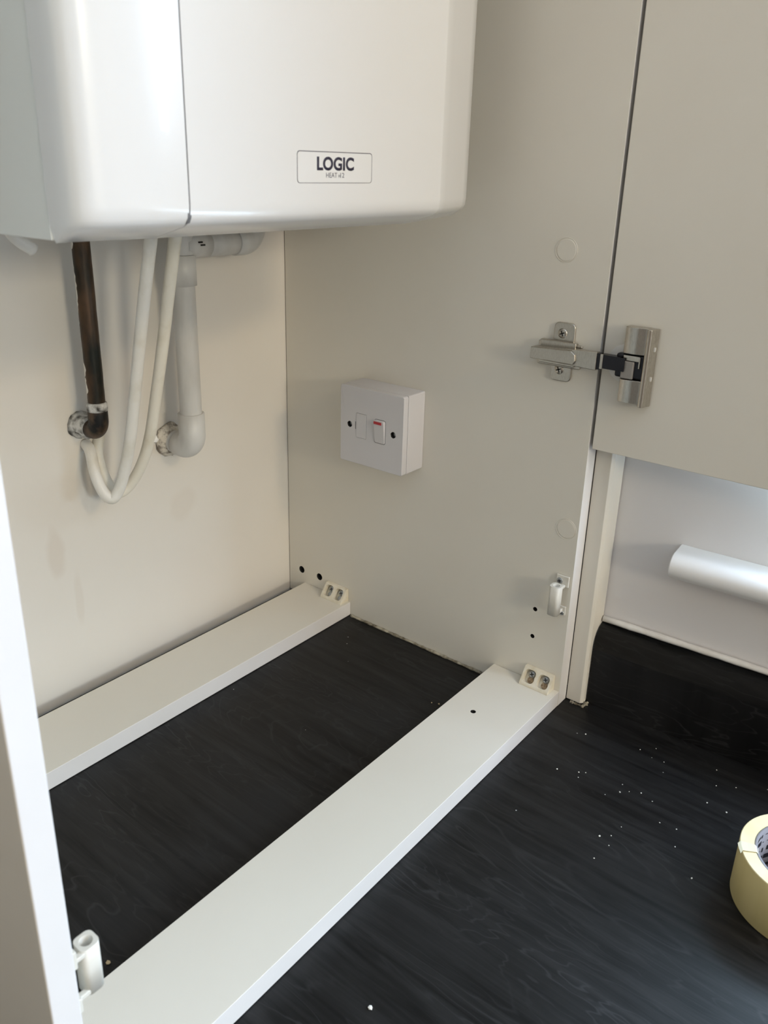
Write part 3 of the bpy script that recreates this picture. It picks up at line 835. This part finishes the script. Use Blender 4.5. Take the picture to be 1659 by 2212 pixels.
# tee and the level run at its top
HZp = 0.4520
bm = bmesh.new()
tube(bm, [(WX, WY, z) for z in (0.4436, 0.4440, 0.478)], [0.0112, 0.0118, 0.0118], 28)
tube(bm, [(WX, WY, HZp), (WX + 0.030, WY, HZp)], 0.0125, 28)
obj('tee', bm, M['waste'], was)
bm = bmesh.new(); tube(bm, [(WX + 0.0302, WY, HZp), (WX + 0.031, WY, HZp), (WX + 0.066, WY, HZp), (WX + 0.0665, WY, HZp)], [0.0112, 0.0122, 0.0122, 0.0112], 28)
obj('level_run', bm, M['waste'], was)
bm = bmesh.new()
arc = arc_path((WX + 0.0780, WY, HZp + 0.0140), (0, 0, -1), (1, 0, 0), 0.0140, 0, 90, 8)
tube(bm, [(WX + 0.0667, WY, HZp), (WX + 0.0670, WY, HZp)] + arc + [(WX + 0.0920, WY, 0.4835)], [0.0122, 0.0136] + [0.0136] * 9 + [0.0136], 28)
obj('elbow', bm, M['waste'], was)
bm = bmesh.new()
box(bm, -0.1665, -0.1620, WY - 0.0135, WY - 0.0118, 0.4545, 0.4560); box(bm, -0.1640, -0.1590, WY - 0.0135, WY - 0.0115, 0.4518, 0.4533)
obj('black_clip', bm, M['recess'], was)

# the two slack hoses
A = [(-0.2653, -0.119, 0.4836), (-0.2655, -0.115, 0.4711), (-0.2658, -0.110, 0.4544), (-0.2663, -0.100, 0.4196), (-0.2669, -0.088, 0.3746), (-0.2664, -0.075, 0.3306), (-0.2668, -0.062, 0.2842), (-0.2685, -0.050, 0.2493), (-0.2720, -0.044, 0.2310), (-0.2778, -0.040, 0.2225), (-0.2830, -0.034, 0.2300), (-0.2845, -0.026, 0.2470), (-0.2802, -0.015, 0.2645), (-0.2760, -0.0012, 0.2690)]
Bp = [(-0.2411, -0.119, 0.4832), (-0.2412, -0.115, 0.4701), (-0.2414, -0.110, 0.4529), (-0.2416, -0.100, 0.4173), (-0.2404, -0.085, 0.3703), (-0.2398, -0.070, 0.3247), (-0.2396, -0.055, 0.2807), (-0.2420, -0.042, 0.2500), (-0.2492, -0.030, 0.2270), (-0.2595, -0.025, 0.2195), (-0.2668, -0.021, 0.2270), (-0.2700, -0.015, 0.2430), (-0.2685, -0.008, 0.2590), (-0.2600, -0.0012, 0.2740)]
h1 = obj('drain_hose', tube(bmesh.new(), smooth_path(A, 6), 0.0054, 20), M['hose'])
tag(h1, 'white painted hose nearer the copper pipe, looping down in front', 'hose')
h2 = obj('drain_hose', tube(bmesh.new(), smooth_path(Bp, 6), 0.0054, 20), M['hose_cream'])
tag(h2, 'cream painted hose between the other hose and the waste pipe', 'hose')
# lump of dried paint on the cream hose
bm = bmesh.new(); bmesh.ops.create_icosphere(bm, subdivisions=2, radius=0.0036)
for v in bm.verts: v.co *= random.uniform(.75, 1.15)
bmesh.ops.translate(bm, verts=bm.verts, vec=(-0.2352, -0.0560, 0.2760))
pl_ = obj('paint_lump', bm, M['caulk'], h2)

# ------------------------------------------------------------------ fused spur
sw = thing('fused_spur_switch', 'white fused spur with a rocker switch on the cabinet side', 'switch', (0, -0.1633, 0.2635))
Y0, Y1, Z0, Z1 = -0.2063, -0.1203, 0.2205, 0.3065
obj('back_box', prism(bmesh.new(), rrect(Y0, Y1, Z0, Z1, 0.0016, 3), -0.0288, -0.0002, 'x'), M['plastic'], sw, bevel=0.0005)
fpl = obj('face_plate', prism(bmesh.new(), rrect(Y0, Y1, Z0, Z1, 0.0022, 3), -0.0372, -0.0293, 'x'), [M['plastic'], M['recess']], sw, bevel=0.0032, seg=5)
obj('joint', B(-0.0294, -0.0287, Y0 + .0008, Y1 - .0008, Z0 + .0008, Z1 - .0008), M['seam'], sw)
XF = -0.0372
ys1, ys2, zs = -0.1335, -0.1934, 0.2636
bev = [(m.width, m.segments) for m in fpl.modifiers]
cut(fpl, [prism(bmesh.new(), circ(ys1, zs, 0.0032, 18), -0.04, -0.0312, 'x'), prism(bmesh.new(), circ(ys2, zs, 0.0032, 18), -0.04, -0.0312, 'x')])
for y in (ys1, ys2):
    bm = bmesh.new(); lathe(bm, [(0, 0.0002), (0.0022, 0.0002), (0.0028, -0.0002), (0.0028, -0.002)], (-0.0340, y, zs), (-1, 0, 0), 18)
    obj('screw', bm, M['zinc'], sw)


def rot_box(bm, c, hy, hz, x0, x1):
    return prism(bm, [(c[0] - hy, c[1] - hz), (c[0] + hy, c[1] - hz), (c[0] + hy, c[1] + hz), (c[0] - hy, c[1] + hz)], x0, x1, 'x')


fc = obj('fuse_carrier_gap', rot_box(bmesh.new(), (-0.1500, 0.2646), 0.0067, 0.0137, XF - 0.00008, XF + 0.0003), M['seam'], sw)
obj('fuse_carrier', rot_box(bmesh.new(), (-0.1500, 0.2646), 0.0064, 0.0134, XF - 0.0006, XF + 0.0004), M['plastic'], sw, bevel=0.0002)
obj('pry_slot', rot_box(bmesh.new(), (-0.1420, 0.2640), 0.0004, 0.0042, XF - 0.0001, XF + 0.0003), M['seam'], sw)
obj('rocker_gap', prism(bmesh.new(), rrect(-0.1833, -0.1683, 0.2502, 0.2768, 0.0022, 4), XF - 0.00008, XF + 0.0003, 'x'), M['seam'], sw)
bm = bmesh.new()
pr = rrect(-0.1829, -0.1687, 0.2506, 0.2764, 0.0020, 4)
lo = [bm.verts.new((XF + 0.0002, p[0], p[1])) for p in pr]
hi = [bm.verts.new((XF - 0.0008 - 0.0026 * (p[1] - 0.2506) / 0.0258, -0.1758 + (p[0] + 0.1758) * .93, 0.2635 + (p[1] - 0.2635) * .965)) for p in pr]
bm.faces.new(lo); bm.faces.new(hi[::-1])
for i in range(len(pr)): bm.faces.new((lo[i], lo[(i + 1) % len(pr)], hi[(i + 1) % len(pr)], hi[i]))
rk = obj('rocker', bm, M['plastic'], sw, bevel=0.0005)
bm = bmesh.new()
v = [bm.verts.new(p) for p in ((XF - 0.0040, -0.1698, 0.2722), (XF - 0.0040, -0.1798, 0.2722), (XF - 0.0037, -0.1798, 0.2750), (XF - 0.0037, -0.1698, 0.2750))]
v2 = [bm.verts.new(p.co + Vector((0.0012, 0, 0))) for p in v]
bm.faces.new(v); bm.faces.new(v2[::-1])
for i in range(4): bm.faces.new((v[i], v[(i + 1) % 4], v2[(i + 1) % 4], v2[i]))
ri = obj('red_marker', bm, M['red'], rk); ri['label'] = 'red mark on the rocker'

# ------------------------------------------------------------------ masking tape
TX, TY, TR, TI, THH = -0.1078, -0.6524, 0.0476, 0.0372, 0.0455
tp = thing('masking_tape_roll', 'roll of yellow masking tape standing flat on the worktop at the right edge', 'tape roll', (TX, TY, 0.0002))
bm = bmesh.new()
lathe(bm, [(TI, 0.0), (TR - 0.0005, 0.0), (TR, 0.0006), (TR, THH - 0.0006), (TR - 0.0005, THH), (TI, THH), (TI, 0.0)], (TX, TY, 0.0003), (0, 0, 1), 96)
for f in bm.faces:
    c = f.calc_center_median(); f.material_index = 1 if (c.z > THH - 0.0005) else 0
    f.smooth = f.material_index == 0
tb = obj('tape', bm, [M['tape'], M['tape_edge']], tp)
bm = bmesh.new()
lathe(bm, [(TI - 0.0024, 0.0), (TI - 0.0001, 0.0), (TI - 0.0001, THH - 0.0008), (TI - 0.0024, THH - 0.0008), (TI - 0.0024, 0.0)], (TX, TY, 0.0004), (0, 0, 1), 96)
core = obj('card_core', bm, M['card'], tp)
# black printed marks inside the core (no readable words in the photograph)
bm = bmesh.new()
def core_mark(a0, a1, z0, z1, n=6):
    r = TI - 0.00252
    for (ra,) in ((r,),):
        vs0 = []; vs1 = []
        for k in range(n + 1):
            a = radians(a0 + (a1 - a0) * k / n)
            vs0.append(bm.verts.new((TX + ra * cos(a), TY + ra * sin(a), z0))); vs1.append(bm.verts.new((TX + ra * cos(a), TY + ra * sin(a), z1)))
        for k in range(n): bm.faces.new((vs0[k], vs0[k + 1], vs1[k + 1], vs1[k]))
rk_ = random.Random(11)
for row, (z0, z1) in enumerate(((0.0385, 0.0425), (0.030, 0.036), (0.0215, 0.0275), (0.013, 0.019), (0.005, 0.011))):
    a = 0
    while a < 355:
        w = rk_.choice((3, 5, 9, 12)); 
        if rk_.random() < .6: core_mark(a, a + w, z0 + rk_.uniform(0, .002), z1 - rk_.uniform(0, .002))
        else: core_mark(a, a + w, (z0 + z1) / 2 - .0004, (z0 + z1) / 2 + .0004)
        a += w + rk_.choice((2, 3, 6))
obj('core_print', bm, M['card_print'], core)
# torn tape end folded over the rim, and a nick on the outside
bm = bmesh.new()
def rim(a, r, z): a = radians(a); return (TX + r * cos(a), TY + r * sin(a), z)
a0, a1 = 109, 121
rows = []
for (r, z) in ((TR + 0.0018, THH + 0.0004), (TR - 0.0005, THH + 0.0010), ((TR + TI) / 2, THH + 0.0008), (TI, THH + 0.0008), (TI - 0.0030, THH - 0.002), (TI - 0.0036, THH - 0.012)):
    rows.append([bm.verts.new(rim(a0 + (a1 - a0) * k / 4 + (3 if r > TR else 0), r, z)) for k in range(5)])
for p, q in zip(rows, rows[1:]):
    for k in range(4): bm.faces.new((p[k], p[k + 1], q[k + 1], q[k]))
r_ = bmesh.ops.extrude_face_region(bm, geom=bm.faces[:]); bmesh.ops.translate(bm, verts=[v for v in r_['geom'] if isinstance(v, bmesh.types.BMVert)], vec=(0, 0, 0.0003))
te = obj('torn_end', bm, M['paper'], tp); te['label'] = 'torn tape end folded over the rim'
bm = bmesh.new()
t = [rim(176, TR + .0003, THH - 0.006), rim(186, TR + .0020, THH - 0.0095), rim(180, TR + .0003, THH - 0.0150)]
lo = [bm.verts.new(p) for p in t]; hi = [bm.verts.new(Vector(p) + Vector((-.0004, 0, 0))) for p in t]
bm.faces.new(lo); bm.faces.new(hi[::-1])
for i in range(3): bm.faces.new((lo[i], lo[(i + 1) % 3], hi[(i + 1) % 3], hi[i]))
obj('lifted_corner', bm, M['paper'], tp)

# ------------------------------------------------------------------ crumbs
def crumb(x, y, z, r, m, lab, name='plaster_crumb', cat='crumb', group=None):
    bm = bmesh.new(); bmesh.ops.create_icosphere(bm, subdivisions=1, radius=r)
    for v in bm.verts:
        v.co *= random.uniform(.7, 1.2); v.co.z *= .6
    mz = min(v.co.z for v in bm.verts)
    bmesh.ops.translate(bm, verts=bm.verts, vec=(x, y, z - mz + 0.0001))
    return tag(obj(name, bm, m), lab, cat, group)


crumb(-0.3843, -0.4545, 0, 0.0018, M['crumb'], 'white plaster crumb alone on the worktop in front of the front rail')
crumb(-0.4775, -0.2935, 0, 0.0019, M['crumb_tan'], 'tan chipboard crumb on the worktop beside the near peg socket', 'chipboard_crumb')
crumb(-0.0795, -0.2972, 0, 0.0012, M['crumb_tan'], 'larger tan crumb on the worktop just behind the front rail', 'chipboard_crumb')
crumb(-0.0823, -0.2900, 0, 0.0009, M['crumb_tan'], 'tiny tan crumb on the worktop near the front rail, farther back', 'chipboard_crumb')
G = 'dust specks on the worktop by the upstand'
for (x, y) in [(-0.0238, -0.4368), (0.0011, -0.4991), (-0.0104, -0.4878), (-0.076, -0.4619), (-0.0131, -0.5123), (0.0088, -0.5547), (-0.0864, -0.4594), (-0.0912, -0.4881), (-0.0681, -0.5124), (-0.0796, -0.4971), (-0.0735, -0.5033), (-0.1344, -0.5132), (-0.1192, -0.5157), (-0.0928, -0.5391), (-0.0908, -0.553), (-0.0422, -0.5796), (-0.0413, -0.5624), (-0.1669, -0.5129), (-0.1111, -0.5593), (-0.135, -0.5816), (-0.0797, -0.4566), (-0.089, -0.439), (-0.0718, -0.5242), (-0.1413, -0.5059), (-0.1459, -0.5163), (-0.0133, -0.5614), (-0.0038, -0.5763)]:
    crumb(x, y, 0, random.uniform(.0005, .0009), M['crumb'], 'tiny white dust speck on the dark worktop right of the front rail', 'dust_speck', 'dust speck', G)

# ceiling lamp of the room (behind the viewer)
lamp = thing('ceiling_lamp', 'round white ceiling lamp in the room behind the viewer', 'lamp', (-0.35, -2.2, 1.44))
bm = bmesh.new(); lathe(bm, [(0.0, 0.0), (0.14, 0.0), (0.165, 0.012), (0.165, 0.03), (0.155, 0.045), (0.0, 0.045)], (-0.35, -2.2, 1.4545), (0, 0, 1), 40)
obj('lamp_body', bm, M['plastic'], lamp)
